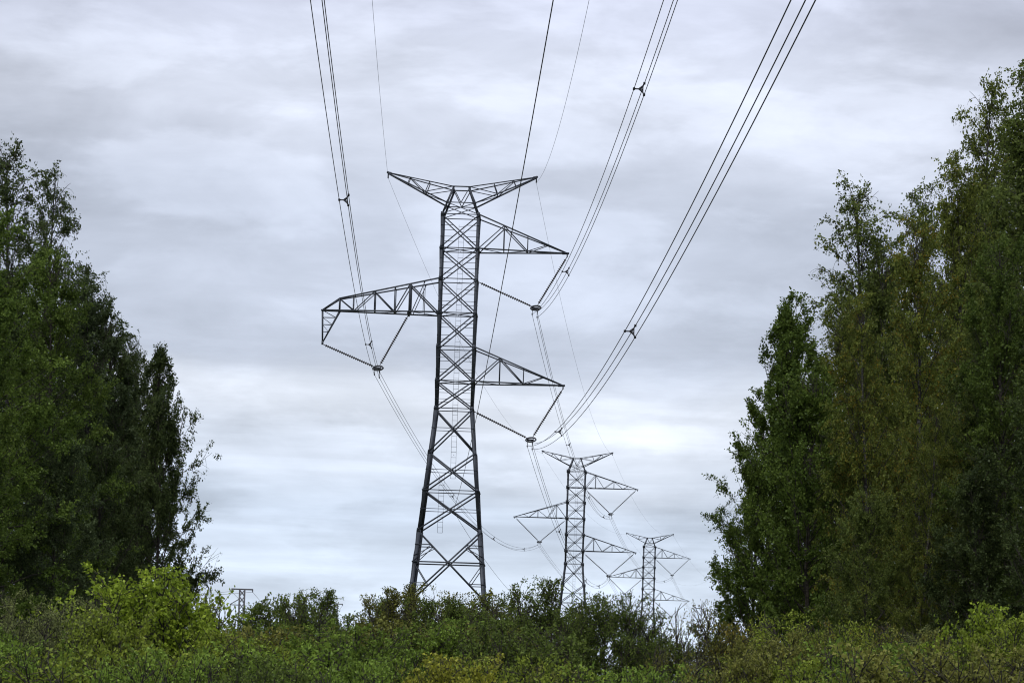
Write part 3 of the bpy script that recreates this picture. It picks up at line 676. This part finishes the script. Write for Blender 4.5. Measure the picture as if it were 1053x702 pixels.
PLANTS = [
  ('birch_airy', (-18.70, 131.0, -0.03), 21.17, 0.95, 0, (0.044, 0.062, 0.02, 0.03), 'tall birch with the highest thin airy top of the left wood', 'birch_tree', 'tree', 'trees at the left edge of the clearing'),
  ('birch_airy', (-18.44, 137.0, -0.03), 20.95, 0.80, 70, (0.044, 0.062, 0.02, 0.02), 'slim birch whose thin top stands right behind the highest left birch', 'birch_tree', 'tree', 'trees at the left edge of the clearing'),
  ('broadleaf', (-16.40, 113.0, -0.03), 16.24, 1.00, 0, (0.084, 0.128, 0.024, 0.04), 'bright green leafy tree in front at the left edge of the picture', 'broadleaf_tree', 'tree', 'trees at the left edge of the clearing'),
  ('broadleaf', (-15.76, 121.0, -0.03), 15.98, 0.85, 120, (0.068, 0.102, 0.02, 0.03), 'mid green leafy tree standing before the two thin-topped left birches', 'broadleaf_tree', 'tree', 'trees at the left edge of the clearing'),
  ('birch_full', (-15.66, 133.0, -0.03), 16.41, 0.95, 40, (0.05, 0.07, 0.028, 0.02), 'dark birch with a pointed top in the middle of the left wood', 'birch_tree', 'tree', 'trees at the left edge of the clearing'),
  ('birch_full', (-18.76, 150.0, -0.03), 18.67, 0.90, 200, (0.044, 0.062, 0.02, 0.02), 'dark birch standing behind, between the airy left birches and the pointed one', 'birch_tree', 'tree', 'trees at the left edge of the clearing'),
  ('birch_full', (-15.11, 141.0, -0.03), 15.15, 0.60, 15, (0.044, 0.062, 0.02, 0.01), 'slim dark birch close behind the spiky aspen in the left wood', 'birch_tree', 'tree', 'trees at the left edge of the clearing'),
  ('aspen_slim', (-14.73, 134.0, -0.03), 15.29, 1.10, 60, (0.044, 0.062, 0.02, 0.0), 'narrow dark aspen just left of the spiky aspen in the left wood', 'aspen_tree', 'tree', 'trees at the left edge of the clearing'),
  ('aspen', (-14.06, 136.0, -0.03), 14.24, 1.00, 10, (0.044, 0.062, 0.02, 0.0), 'dark spiky aspen forming the right edge of the left wood', 'aspen_tree', 'tree', 'trees at the left edge of the clearing'),
  ('birch_wide', (-15.48, 139.0, -0.03), 16.10, 0.62, 160, (0.044, 0.062, 0.02, 0.0), 'dark birch between the pointed birch and the spiky aspen on the left', 'birch_tree', 'tree', 'trees at the left edge of the clearing'),
  ('broadleaf_low', (-12.92, 130.0, -0.03), 11.51, 0.72, 25, (0.044, 0.062, 0.02, 0.0), 'lower dark tree with branches reaching out into the clearing on the left', 'broadleaf_tree', 'tree', 'trees at the left edge of the clearing'),
  ('broadleaf_low', (-14.75, 114.0, -0.03), 8.77, 0.90, 80, (0.05, 0.07, 0.028, 0.02), 'low dark bluish green tree under the bright leafy tree on the left', 'broadleaf_tree', 'tree', 'trees at the left edge of the clearing'),
  ('broadleaf_low', (-14.11, 125.0, -0.03), 9.59, 0.85, 300, (0.044, 0.062, 0.02, 0.01), 'low dark tree filling the foot of the left wood above the maple shrub', 'broadleaf_tree', 'tree', 'trees at the left edge of the clearing'),
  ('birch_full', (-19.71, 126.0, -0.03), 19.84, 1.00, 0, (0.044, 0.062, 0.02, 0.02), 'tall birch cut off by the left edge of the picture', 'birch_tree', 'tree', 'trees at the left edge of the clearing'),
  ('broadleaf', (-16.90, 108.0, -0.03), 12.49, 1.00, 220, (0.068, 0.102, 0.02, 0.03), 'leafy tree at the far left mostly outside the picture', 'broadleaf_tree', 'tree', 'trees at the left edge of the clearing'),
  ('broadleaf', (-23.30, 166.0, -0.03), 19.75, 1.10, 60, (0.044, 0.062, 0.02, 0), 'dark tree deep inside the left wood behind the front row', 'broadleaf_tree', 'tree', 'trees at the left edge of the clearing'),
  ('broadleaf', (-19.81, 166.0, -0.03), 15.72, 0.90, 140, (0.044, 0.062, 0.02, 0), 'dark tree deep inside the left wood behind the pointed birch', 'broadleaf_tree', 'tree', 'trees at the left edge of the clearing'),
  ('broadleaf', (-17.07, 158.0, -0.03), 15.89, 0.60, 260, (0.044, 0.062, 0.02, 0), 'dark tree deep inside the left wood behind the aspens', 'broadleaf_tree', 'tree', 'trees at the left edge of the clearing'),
  ('aspen', (9.47, 130.0, -0.03), 15.82, 1.05, 0, (0.063, 0.096, 0.018, 0.0), 'spiky green aspen at the left end of the right wood', 'aspen_tree', 'tree', 'trees at the right edge of the clearing'),
  ('aspen_slim', (11.50, 135.0, -0.03), 16.95, 1.15, 45, (0.0672, 0.1024, 0.0192, 0.03), 'narrow aspen with two thin tips beside the weeping birch on the right', 'aspen_tree', 'tree', 'trees at the right edge of the clearing'),
  ('birch_airy', (13.83, 140.0, -0.03), 21.95, 1.00, 0, (0.076, 0.102, 0.024, 0.12), 'airy birch with a weeping top, leftmost tall birch of the right wood', 'birch_tree', 'tree', 'trees at the right edge of the clearing'),
  ('birch_airy', (16.18, 144.0, -0.03), 22.60, 0.80, 100, (0.076, 0.102, 0.024, 0.1), 'thin see-through birch standing right of the weeping birch', 'birch_tree', 'tree', 'trees at the right edge of the clearing'),
  ('birch_airy', (18.03, 134.0, -0.03), 25.38, 0.72, 200, (0.0901, 0.1122, 0.0221, 0.1), 'very tall birch with a bare wispy tip in the right wood', 'birch_tree', 'tree', 'trees at the right edge of the clearing'),
  ('birch_full', (16.85, 131.0, -0.03), 21.81, 0.68, 20, (0.0954, 0.1188, 0.0234, 0.18), 'tall olive birch just left of the wispy-tipped birch', 'birch_tree', 'tree', 'trees at the right edge of the clearing'),
  ('birch_full', (19.37, 128.0, -0.03), 25.48, 0.80, 300, (0.076, 0.102, 0.024, 0.06), 'tallest tree of the picture, a dark birch cut by the right edge', 'birch_tree', 'tree', 'trees at the right edge of the clearing'),
  ('aspen_slim', (10.16, 128.0, -0.03), 14.71, 1.10, 110, (0.0672, 0.1024, 0.0192, 0.02), 'green aspen filling the space right behind the spiky one at right', 'aspen_tree', 'tree', 'trees at the right edge of the clearing'),
  ('birch_full', (12.53, 134.0, -0.03), 16.72, 0.75, 310, (0.0901, 0.1122, 0.0221, 0.12), 'olive birch under the weeping top, left of the yellow-flecked birch', 'birch_tree', 'tree', 'trees at the right edge of the clearing'),
  ('birch_full', (14.95, 139.0, -0.03), 19.36, 0.72, 70, (0.076, 0.102, 0.024, 0.1), 'dense birch between the weeping birch and the see-through birch', 'birch_tree', 'tree', 'trees at the right edge of the clearing'),
  ('birch_full', (14.58, 124.0, -0.03), 18.60, 0.75, 60, (0.0954, 0.1188, 0.0234, 0.3), 'yellowing olive birch in the middle of the right wood', 'birch_tree', 'tree', 'trees at the right edge of the clearing'),
  ('birch_wide', (12.62, 121.0, -0.03), 15.24, 0.72, 150, (0.0901, 0.1122, 0.0221, 0.26), 'broad yellow-flecked birch in front of the weeping birch on the right', 'birch_tree', 'tree', 'trees at the right edge of the clearing'),
  ('birch_full', (14.82, 113.0, -0.03), 14.01, 0.80, 250, (0.076, 0.102, 0.024, 0.1), 'dark olive birch before the tall birches at right', 'birch_tree', 'tree', 'trees at the right edge of the clearing'),
  ('broadleaf', (16.01, 112.0, -0.03), 16.31, 0.80, 0, (0.0578, 0.0867, 0.017, 0.02), 'mid green leafy tree at the right edge of the picture', 'broadleaf_tree', 'tree', 'trees at the right edge of the clearing'),
  ('broadleaf_low', (10.75, 123.0, -0.03), 12.60, 0.85, 200, (0.0672, 0.1024, 0.0192, 0.06), 'fresh green tree between the spiky aspen and the yellow-flecked birch', 'broadleaf_tree', 'tree', 'trees at the right edge of the clearing'),
  ('broadleaf_low', (8.65, 126.0, -0.03), 10.28, 0.75, 90, (0.0588, 0.0896, 0.0168, 0.0), 'low green tree at the foot of the spiky aspen on the right', 'broadleaf_tree', 'tree', 'trees at the right edge of the clearing'),
  ('birch_wide', (13.08, 112.0, -0.03), 11.11, 0.75, 330, (0.0795, 0.099, 0.0195, 0.16), 'lower olive birch in front, under the yellowing birch of the right wood', 'birch_tree', 'tree', 'trees at the right edge of the clearing'),
  ('broadleaf_low', (11.46, 113.0, -0.03), 8.02, 0.80, 130, (0.076, 0.102, 0.024, 0.08), 'low dark tree under the yellow-flecked birch on the right', 'broadleaf_tree', 'tree', 'trees at the right edge of the clearing'),
  ('broadleaf_low', (14.47, 110.0, -0.03), 8.57, 0.90, 10, (0.0396, 0.0558, 0.018, 0.02), 'low dark tree in the gloom at the foot of the right wood', 'broadleaf_tree', 'tree', 'trees at the right edge of the clearing'),
  ('birch_full', (19.50, 126.0, -0.03), 24.27, 1.00, 40, (0.076, 0.102, 0.024, 0.06), 'tall birch just past the right edge of the picture', 'birch_tree', 'tree', 'trees at the right edge of the clearing'),
  ('broadleaf', (17.00, 108.0, -0.03), 15.42, 1.00, 140, (0.044, 0.062, 0.02, 0.03), 'leafy tree mostly outside the right edge of the picture', 'broadleaf_tree', 'tree', 'trees at the right edge of the clearing'),
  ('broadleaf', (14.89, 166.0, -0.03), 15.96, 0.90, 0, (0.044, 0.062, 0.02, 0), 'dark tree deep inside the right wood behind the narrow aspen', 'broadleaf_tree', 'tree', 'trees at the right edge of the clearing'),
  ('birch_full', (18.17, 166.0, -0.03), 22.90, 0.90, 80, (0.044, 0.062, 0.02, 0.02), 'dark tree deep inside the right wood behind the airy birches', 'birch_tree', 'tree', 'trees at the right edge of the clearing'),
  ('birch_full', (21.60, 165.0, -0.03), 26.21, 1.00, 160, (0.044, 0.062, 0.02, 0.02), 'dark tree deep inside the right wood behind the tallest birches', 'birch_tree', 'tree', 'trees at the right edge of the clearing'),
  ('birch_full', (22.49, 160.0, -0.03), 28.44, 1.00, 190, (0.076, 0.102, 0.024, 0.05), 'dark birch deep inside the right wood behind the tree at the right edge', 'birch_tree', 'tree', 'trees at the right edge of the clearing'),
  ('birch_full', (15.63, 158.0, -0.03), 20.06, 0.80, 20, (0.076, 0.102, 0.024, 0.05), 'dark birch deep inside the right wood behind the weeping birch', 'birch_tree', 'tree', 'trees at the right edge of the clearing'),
  ('shrub_maple', (-6.06, 60.0, -0.03), 3.57, 1.00, 0, (0.175, 0.24, 0.026, 0.06), 'big round lime-green shrub before the left wood', 'shrub', 'shrub', 'shrubs along the foot of the picture'),
  ('shrub_maple', (-5.79, 64.0, -0.03), 3.36, 0.66, 100, (0.155, 0.2, 0.028, 0.1), 'lime-green shrub adjoining the right side of the big round one', 'shrub', 'shrub', 'shrubs along the foot of the picture'),
  ('shrub_maple', (-6.21, 56.0, -0.03), 2.75, 0.80, 200, (0.155, 0.2, 0.028, 0.06), 'yellowish green shrub adjoining the left side of the big round one', 'shrub', 'shrub', 'shrubs along the foot of the picture'),
  ('shrub_willow', (-7.24, 58.0, -0.03), 3.03, 0.90, 0, (0.13, 0.152, 0.052, 0.05), 'pale grey-green willow shrub below the left wood', 'willow_shrub', 'shrub', 'shrubs along the foot of the picture'),
  ('shrub_willow', (-7.59, 56.0, -0.03), 2.64, 1.00, 120, (0.104, 0.1216, 0.0416, 0.04), 'lower willow shrub at the left edge of the picture', 'willow_shrub', 'shrub', 'shrubs along the foot of the picture'),
  ('shrub_alder', (-7.90, 54.0, -0.03), 2.50, 1.00, 60, (0.108, 0.165, 0.026, 0.05), 'green shrub cut by the left edge of the picture', 'shrub', 'shrub', 'shrubs along the foot of the picture'),
  ('shrub_alder', (-5.81, 72.0, -0.03), 2.92, 0.90, 30, (0.155, 0.2, 0.028, 0.12), 'yellowish green shrub in front of the small T-headed mast', 'shrub', 'shrub', 'shrubs along the foot of the picture'),
  ('shrub_alder', (-5.86, 86.0, -0.03), 3.20, 0.80, 10, (0.108, 0.165, 0.026, 0.03), 'low green shrub just right of the T-headed mast', 'shrub', 'shrub', 'shrubs along the foot of the picture'),
  ('shrub_alder', (-5.24, 84.0, -0.03), 3.82, 0.85, 200, (0.074, 0.104, 0.022, 0.02), 'dark round shrub right of the T-headed mast', 'shrub', 'shrub', 'shrubs along the foot of the picture'),
  ('shrub_tall', (-4.40, 82.0, -0.03), 3.88, 1.00, 0, (0.074, 0.104, 0.022, 0.04), 'dark upright shrub between the two far masts', 'shrub', 'shrub', 'shrubs along the foot of the picture'),
  ('shrub_alder', (-3.89, 86.0, -0.03), 3.40, 0.80, 150, (0.074, 0.104, 0.022, 0.05), 'dark shrub in front of the tiniest far mast', 'shrub', 'shrub', 'shrubs along the foot of the picture'),
  ('shrub_tall', (-2.93, 80.0, -0.03), 3.70, 1.00, 80, (0.074, 0.104, 0.022, 0.08), 'slender shrub left of the big pylon between mast and pylon', 'shrub', 'shrub', 'shrubs along the foot of the picture'),
  ('shrub_tall', (-2.39, 78.0, -0.03), 3.84, 0.90, 300, (0.0976, 0.104, 0.024, 0.1), "tall olive shrub just left of the big pylon's left leg", 'shrub', 'shrub', 'shrubs along the foot of the picture'),
  ('shrub_tall', (-1.78, 77.0, -0.03), 3.93, 0.85, 160, (0.0976, 0.104, 0.024, 0.06), "tall olive shrub hiding the foot of the big pylon's left leg", 'shrub', 'shrub', 'shrubs along the foot of the picture'),
  ('shrub_alder', (-1.16, 76.0, -0.03), 3.57, 0.90, 0, (0.074, 0.104, 0.022, 0.06), 'dark shrub between the legs of the big pylon', 'shrub', 'shrub', 'shrubs along the foot of the picture'),
  ('shrub_tall', (-0.68, 74.0, -0.03), 3.58, 1.00, 220, (0.074, 0.104, 0.022, 0.04), 'narrow dark shrub inside the right leg of the big pylon', 'shrub', 'shrub', 'shrubs along the foot of the picture'),
  ('shrub_alder', (-0.17, 78.0, -0.03), 3.80, 0.90, 100, (0.0976, 0.104, 0.024, 0.08), "olive shrub just right of the big pylon's right leg", 'shrub', 'shrub', 'shrubs along the foot of the picture'),
  ('shrub_tall', (0.55, 70.0, -0.03), 3.92, 0.90, 30, (0.074, 0.104, 0.022, 0.03), 'shrub with tall feathery tips between the big and second pylons', 'shrub', 'shrub', 'shrubs along the foot of the picture'),
  ('shrub_alder', (1.17, 74.0, -0.03), 3.48, 0.80, 260, (0.074, 0.104, 0.022, 0.06), "dark shrub in front of the second pylon's left leg", 'shrub', 'shrub', 'shrubs along the foot of the picture'),
  ('shrub_rowan', (1.78, 60.0, -0.03), 3.40, 0.78, 0, (0.0666, 0.0936, 0.0198, 0.08), 'dark spreading rowan-like shrub with bare stems below, in front of the second pylon', 'rowan_shrub', 'shrub', 'shrubs along the foot of the picture'),
  ('shrub_rowan', (2.68, 63.0, -0.03), 2.86, 0.60, 140, (0.0666, 0.0936, 0.0198, 0.1), 'smaller spreading shrub in front of the smallest pylon', 'rowan_shrub', 'shrub', 'shrubs along the foot of the picture'),
  ('shrub_twiggy', (3.23, 60.0, -0.03), 3.31, 0.60, 0, (0.0976, 0.104, 0.024, 0.1), 'shrub of bare twigs sticking up in the gap before the right wood', 'shrub', 'shrub', 'shrubs along the foot of the picture'),
  ('shrub_twiggy', (2.66, 56.0, -0.03), 2.52, 0.80, 90, (0.0976, 0.104, 0.024, 0.08), 'low twiggy shrub at the left of the bare twigs', 'shrub', 'shrub', 'shrubs along the foot of the picture'),
  ('shrub_alder', (4.03, 60.0, -0.03), 2.95, 0.75, 40, (0.0976, 0.104, 0.024, 0.32), 'autumn-tinged orange-brown shrub at the foot of the spiky aspen', 'shrub', 'shrub', 'shrubs along the foot of the picture'),
  ('shrub_twiggy', (4.60, 62.0, -0.03), 3.11, 0.90, 200, (0.0976, 0.104, 0.024, 0.25), 'thin brownish shrub right of the orange-brown one', 'shrub', 'shrub', 'shrubs along the foot of the picture'),
  ('shrub_willow', (5.10, 58.0, -0.03), 3.10, 0.95, 30, (0.1628, 0.21, 0.0294, 0.1), 'bright yellow-green willow shrub below the right wood', 'willow_shrub', 'shrub', 'shrubs along the foot of the picture'),
  ('shrub_alder', (4.36, 55.0, -0.03), 2.75, 0.80, 150, (0.1098, 0.117, 0.027, 0.12), 'yellow-green shrub left of the bright willow at right', 'shrub', 'shrub', 'shrubs along the foot of the picture'),
  ('shrub_willow', (5.54, 57.0, -0.03), 2.91, 0.80, 210, (0.1085, 0.14, 0.0196, 0.18), 'yellow-green willow shrub right of the brightest willow', 'willow_shrub', 'shrub', 'shrubs along the foot of the picture'),
  ('shrub_twiggy', (6.26, 60.0, -0.03), 3.09, 0.90, 270, (0.1098, 0.117, 0.027, 0.4), 'reddish brown sparse shrub against the dark right wood', 'shrub', 'shrub', 'shrubs along the foot of the picture'),
  ('shrub_low', (5.94, 54.0, -0.03), 2.60, 1.00, 0, (0.108, 0.165, 0.026, 0.1), 'low green shrub in front of the reddish brown one', 'shrub', 'shrub', 'shrubs along the foot of the picture'),
  ('shrub_maple', (6.65, 56.0, -0.03), 2.87, 0.70, 330, (0.1464, 0.156, 0.036, 0.18), 'yellowish shrub with large leaves against the dark right wood', 'shrub', 'shrub', 'shrubs along the foot of the picture'),
  ('shrub_willow', (7.10, 55.0, -0.03), 2.87, 0.90, 0, (0.104, 0.1216, 0.0416, 0.12), 'dull grey-green willow shrub near the lower right corner', 'willow_shrub', 'shrub', 'shrubs along the foot of the picture'),
  ('shrub_maple', (7.58, 54.0, -0.03), 3.25, 0.75, 170, (0.1575, 0.216, 0.0234, 0.03), 'bright lime-green shrub close to the right edge of the picture', 'shrub', 'shrub', 'shrubs along the foot of the picture'),
  ('shrub_alder', (7.71, 52.0, -0.03), 2.98, 0.90, 90, (0.1395, 0.18, 0.0252, 0.06), 'green shrub cut by the right edge of the picture', 'shrub', 'shrub', 'shrubs along the foot of the picture'),
  ('shrub_alder', (-4.07, 55.0, -0.03), 2.47, 1.00, 0, (0.1395, 0.18, 0.0252, 0.14), 'yellow-flecked shrub below the T-headed mast', 'shrub', 'shrub', 'shrubs along the foot of the picture'),
  ('shrub_low', (-3.61, 57.0, -0.03), 2.58, 1.00, 47, (0.1098, 0.117, 0.027, 0.22), 'shrub with rusty leaves below the dark round one', 'shrub', 'shrub', 'shrubs along the foot of the picture'),
  ('shrub_willow', (-3.09, 58.0, -0.03), 2.74, 1.00, 94, (0.108, 0.165, 0.026, 0.05), 'green willow shrub below the two far masts', 'willow_shrub', 'shrub', 'shrubs along the foot of the picture'),
  ('shrub_alder', (-2.37, 56.0, -0.03), 2.63, 1.00, 141, (0.0972, 0.1485, 0.0234, 0.12), 'green shrub with a few yellow leaves below the tiniest mast', 'shrub', 'shrub', 'shrubs along the foot of the picture'),
  ('shrub_low', (-1.79, 58.0, -0.03), 2.78, 1.00, 188, (0.122, 0.13, 0.03, 0.12), "olive shrub below the big pylon's left leg", 'shrub', 'shrub', 'shrubs along the foot of the picture'),
  ('shrub_alder', (-1.11, 57.0, -0.03), 2.82, 1.00, 235, (0.0972, 0.1485, 0.0234, 0.1), 'dull green shrub below the middle of the big pylon', 'shrub', 'shrub', 'shrubs along the foot of the picture'),
  ('shrub_willow', (-0.43, 58.0, -0.03), 2.79, 1.00, 282, (0.1098, 0.117, 0.027, 0.12), "olive willow shrub below the big pylon's right leg", 'willow_shrub', 'shrub', 'shrubs along the foot of the picture'),
  ('shrub_alder', (0.20, 56.0, -0.03), 2.81, 1.00, 329, (0.0814, 0.1144, 0.0242, 0.05), 'dark green shrub below the feathery-tipped one', 'shrub', 'shrub', 'shrubs along the foot of the picture'),
  ('shrub_low', (-5.84, 42.0, -0.03), 2.08, 0.95, 0, (0.1188, 0.1815, 0.0286, 0.04), 'low green shrub in the lower left corner', 'shrub', 'shrub', 'shrubs along the foot of the picture'),
  ('shrub_twiggy', (-5.38, 43.0, -0.03), 1.89, 0.80, 61, (0.122, 0.13, 0.03, 0.08), 'low twiggy shrub below the pale willow', 'shrub', 'shrub', 'shrubs along the foot of the picture'),
  ('shrub_low', (-4.62, 41.0, -0.03), 2.02, 1.05, 122, (0.1395, 0.18, 0.0252, 0.05), 'low yellow-green shrub below the big lime-green one', 'shrub', 'shrub', 'shrubs along the foot of the picture'),
  ('shrub_low', (-3.89, 40.0, -0.03), 2.04, 0.75, 183, (0.1296, 0.198, 0.0312, 0.04), "low fresh green shrub under the big lime-green shrub's stems", 'shrub', 'shrub', 'shrubs along the foot of the picture'),
  ('shrub_low', (-3.45, 42.0, -0.03), 2.02, 0.95, 244, (0.108, 0.165, 0.026, 0.06), 'low green shrub right of the lime-green ones', 'shrub', 'shrub', 'shrubs along the foot of the picture'),
  ('shrub_alder', (-2.78, 41.0, -0.03), 2.01, 0.80, 305, (0.0888, 0.1248, 0.0264, 0.04), 'dark low shrub at the bottom below the T-headed mast', 'shrub', 'shrub', 'shrubs along the foot of the picture'),
  ('shrub_low', (-2.28, 43.0, -0.03), 2.19, 1.05, 366, (0.1188, 0.1815, 0.0286, 0.03), 'low green shrub at the bottom below the tiniest mast', 'shrub', 'shrub', 'shrubs along the foot of the picture'),
  ('shrub_low', (-1.50, 40.0, -0.03), 1.97, 0.75, 427, (0.1188, 0.1815, 0.0286, 0.05), 'low green shrub at the bottom left of the big pylon', 'shrub', 'shrub', 'shrubs along the foot of the picture'),
  ('shrub_alder', (-1.01, 42.0, -0.03), 2.15, 0.95, 488, (0.0972, 0.1485, 0.0234, 0.05), "low shrub at the bottom under the big pylon's left leg", 'shrub', 'shrub', 'shrubs along the foot of the picture'),
  ('shrub_maple', (-0.52, 38.0, -0.03), 2.07, 0.80, 549, (0.21, 0.22, 0.03, 0.03), 'small yellow-green plant at the bottom under the big pylon', 'shrub', 'shrub', 'shrubs along the foot of the picture'),
  ('shrub_low', (-0.12, 42.0, -0.03), 2.06, 1.05, 610, (0.122, 0.13, 0.03, 0.05), 'low olive shrub at the bottom right of the big pylon', 'shrub', 'shrub', 'shrubs along the foot of the picture'),
  ('shrub_low', (0.33, 41.0, -0.03), 2.09, 0.75, 671, (0.1395, 0.18, 0.0252, 0.05), 'low bright green shrub at the bottom left of the rowan stems', 'shrub', 'shrub', 'shrubs along the foot of the picture'),
  ('shrub_low', (1.60, 42.0, -0.03), 2.03, 0.95, 732, (0.1188, 0.1815, 0.0286, 0.06), 'low green shrub at the bottom right of the rowan stems', 'shrub', 'shrub', 'shrubs along the foot of the picture'),
  ('shrub_low', (2.22, 44.0, -0.03), 2.07, 0.80, 793, (0.1188, 0.1815, 0.0286, 0.08), 'low green shrub under the bare twigs', 'shrub', 'shrub', 'shrubs along the foot of the picture'),
  ('shrub_twiggy', (2.61, 43.0, -0.03), 2.21, 1.05, 854, (0.122, 0.13, 0.03, 0.2), 'low brownish twiggy shrub under the orange-brown one', 'shrub', 'shrub', 'shrubs along the foot of the picture'),
  ('shrub_alder', (3.09, 42.0, -0.03), 2.34, 0.75, 915, (0.1342, 0.143, 0.033, 0.16), 'low olive shrub at the bottom left of the bright right willow', 'shrub', 'shrub', 'shrubs along the foot of the picture'),
  ('shrub_low', (3.62, 41.0, -0.03), 2.16, 0.95, 976, (0.1395, 0.18, 0.0252, 0.08), 'low yellow-green shrub under the bright right willow', 'shrub', 'shrub', 'shrubs along the foot of the picture'),
  ('shrub_low', (4.32, 42.0, -0.03), 2.21, 0.80, 1037, (0.1296, 0.198, 0.0312, 0.08), 'low green shrub under the reddish brown sparse one', 'shrub', 'shrub', 'shrubs along the foot of the picture'),
  ('shrub_low', (4.76, 41.0, -0.03), 2.35, 1.05, 1098, (0.1342, 0.143, 0.033, 0.12), 'low olive shrub under the large-leaved yellowish one', 'shrub', 'shrub', 'shrubs along the foot of the picture'),
  ('shrub_alder', (5.47, 42.0, -0.03), 2.24, 0.75, 1159, (0.1342, 0.143, 0.033, 0.16), 'low olive shrub under the grey-green right willow', 'shrub', 'shrub', 'shrubs along the foot of the picture'),
  ('shrub_low', (5.90, 41.0, -0.03), 2.37, 0.95, 1220, (0.1342, 0.143, 0.033, 0.1), 'low olive shrub in the lower right corner', 'shrub', 'shrub', 'shrubs along the foot of the picture'),
]
for p in PLANTS: plant(*p)
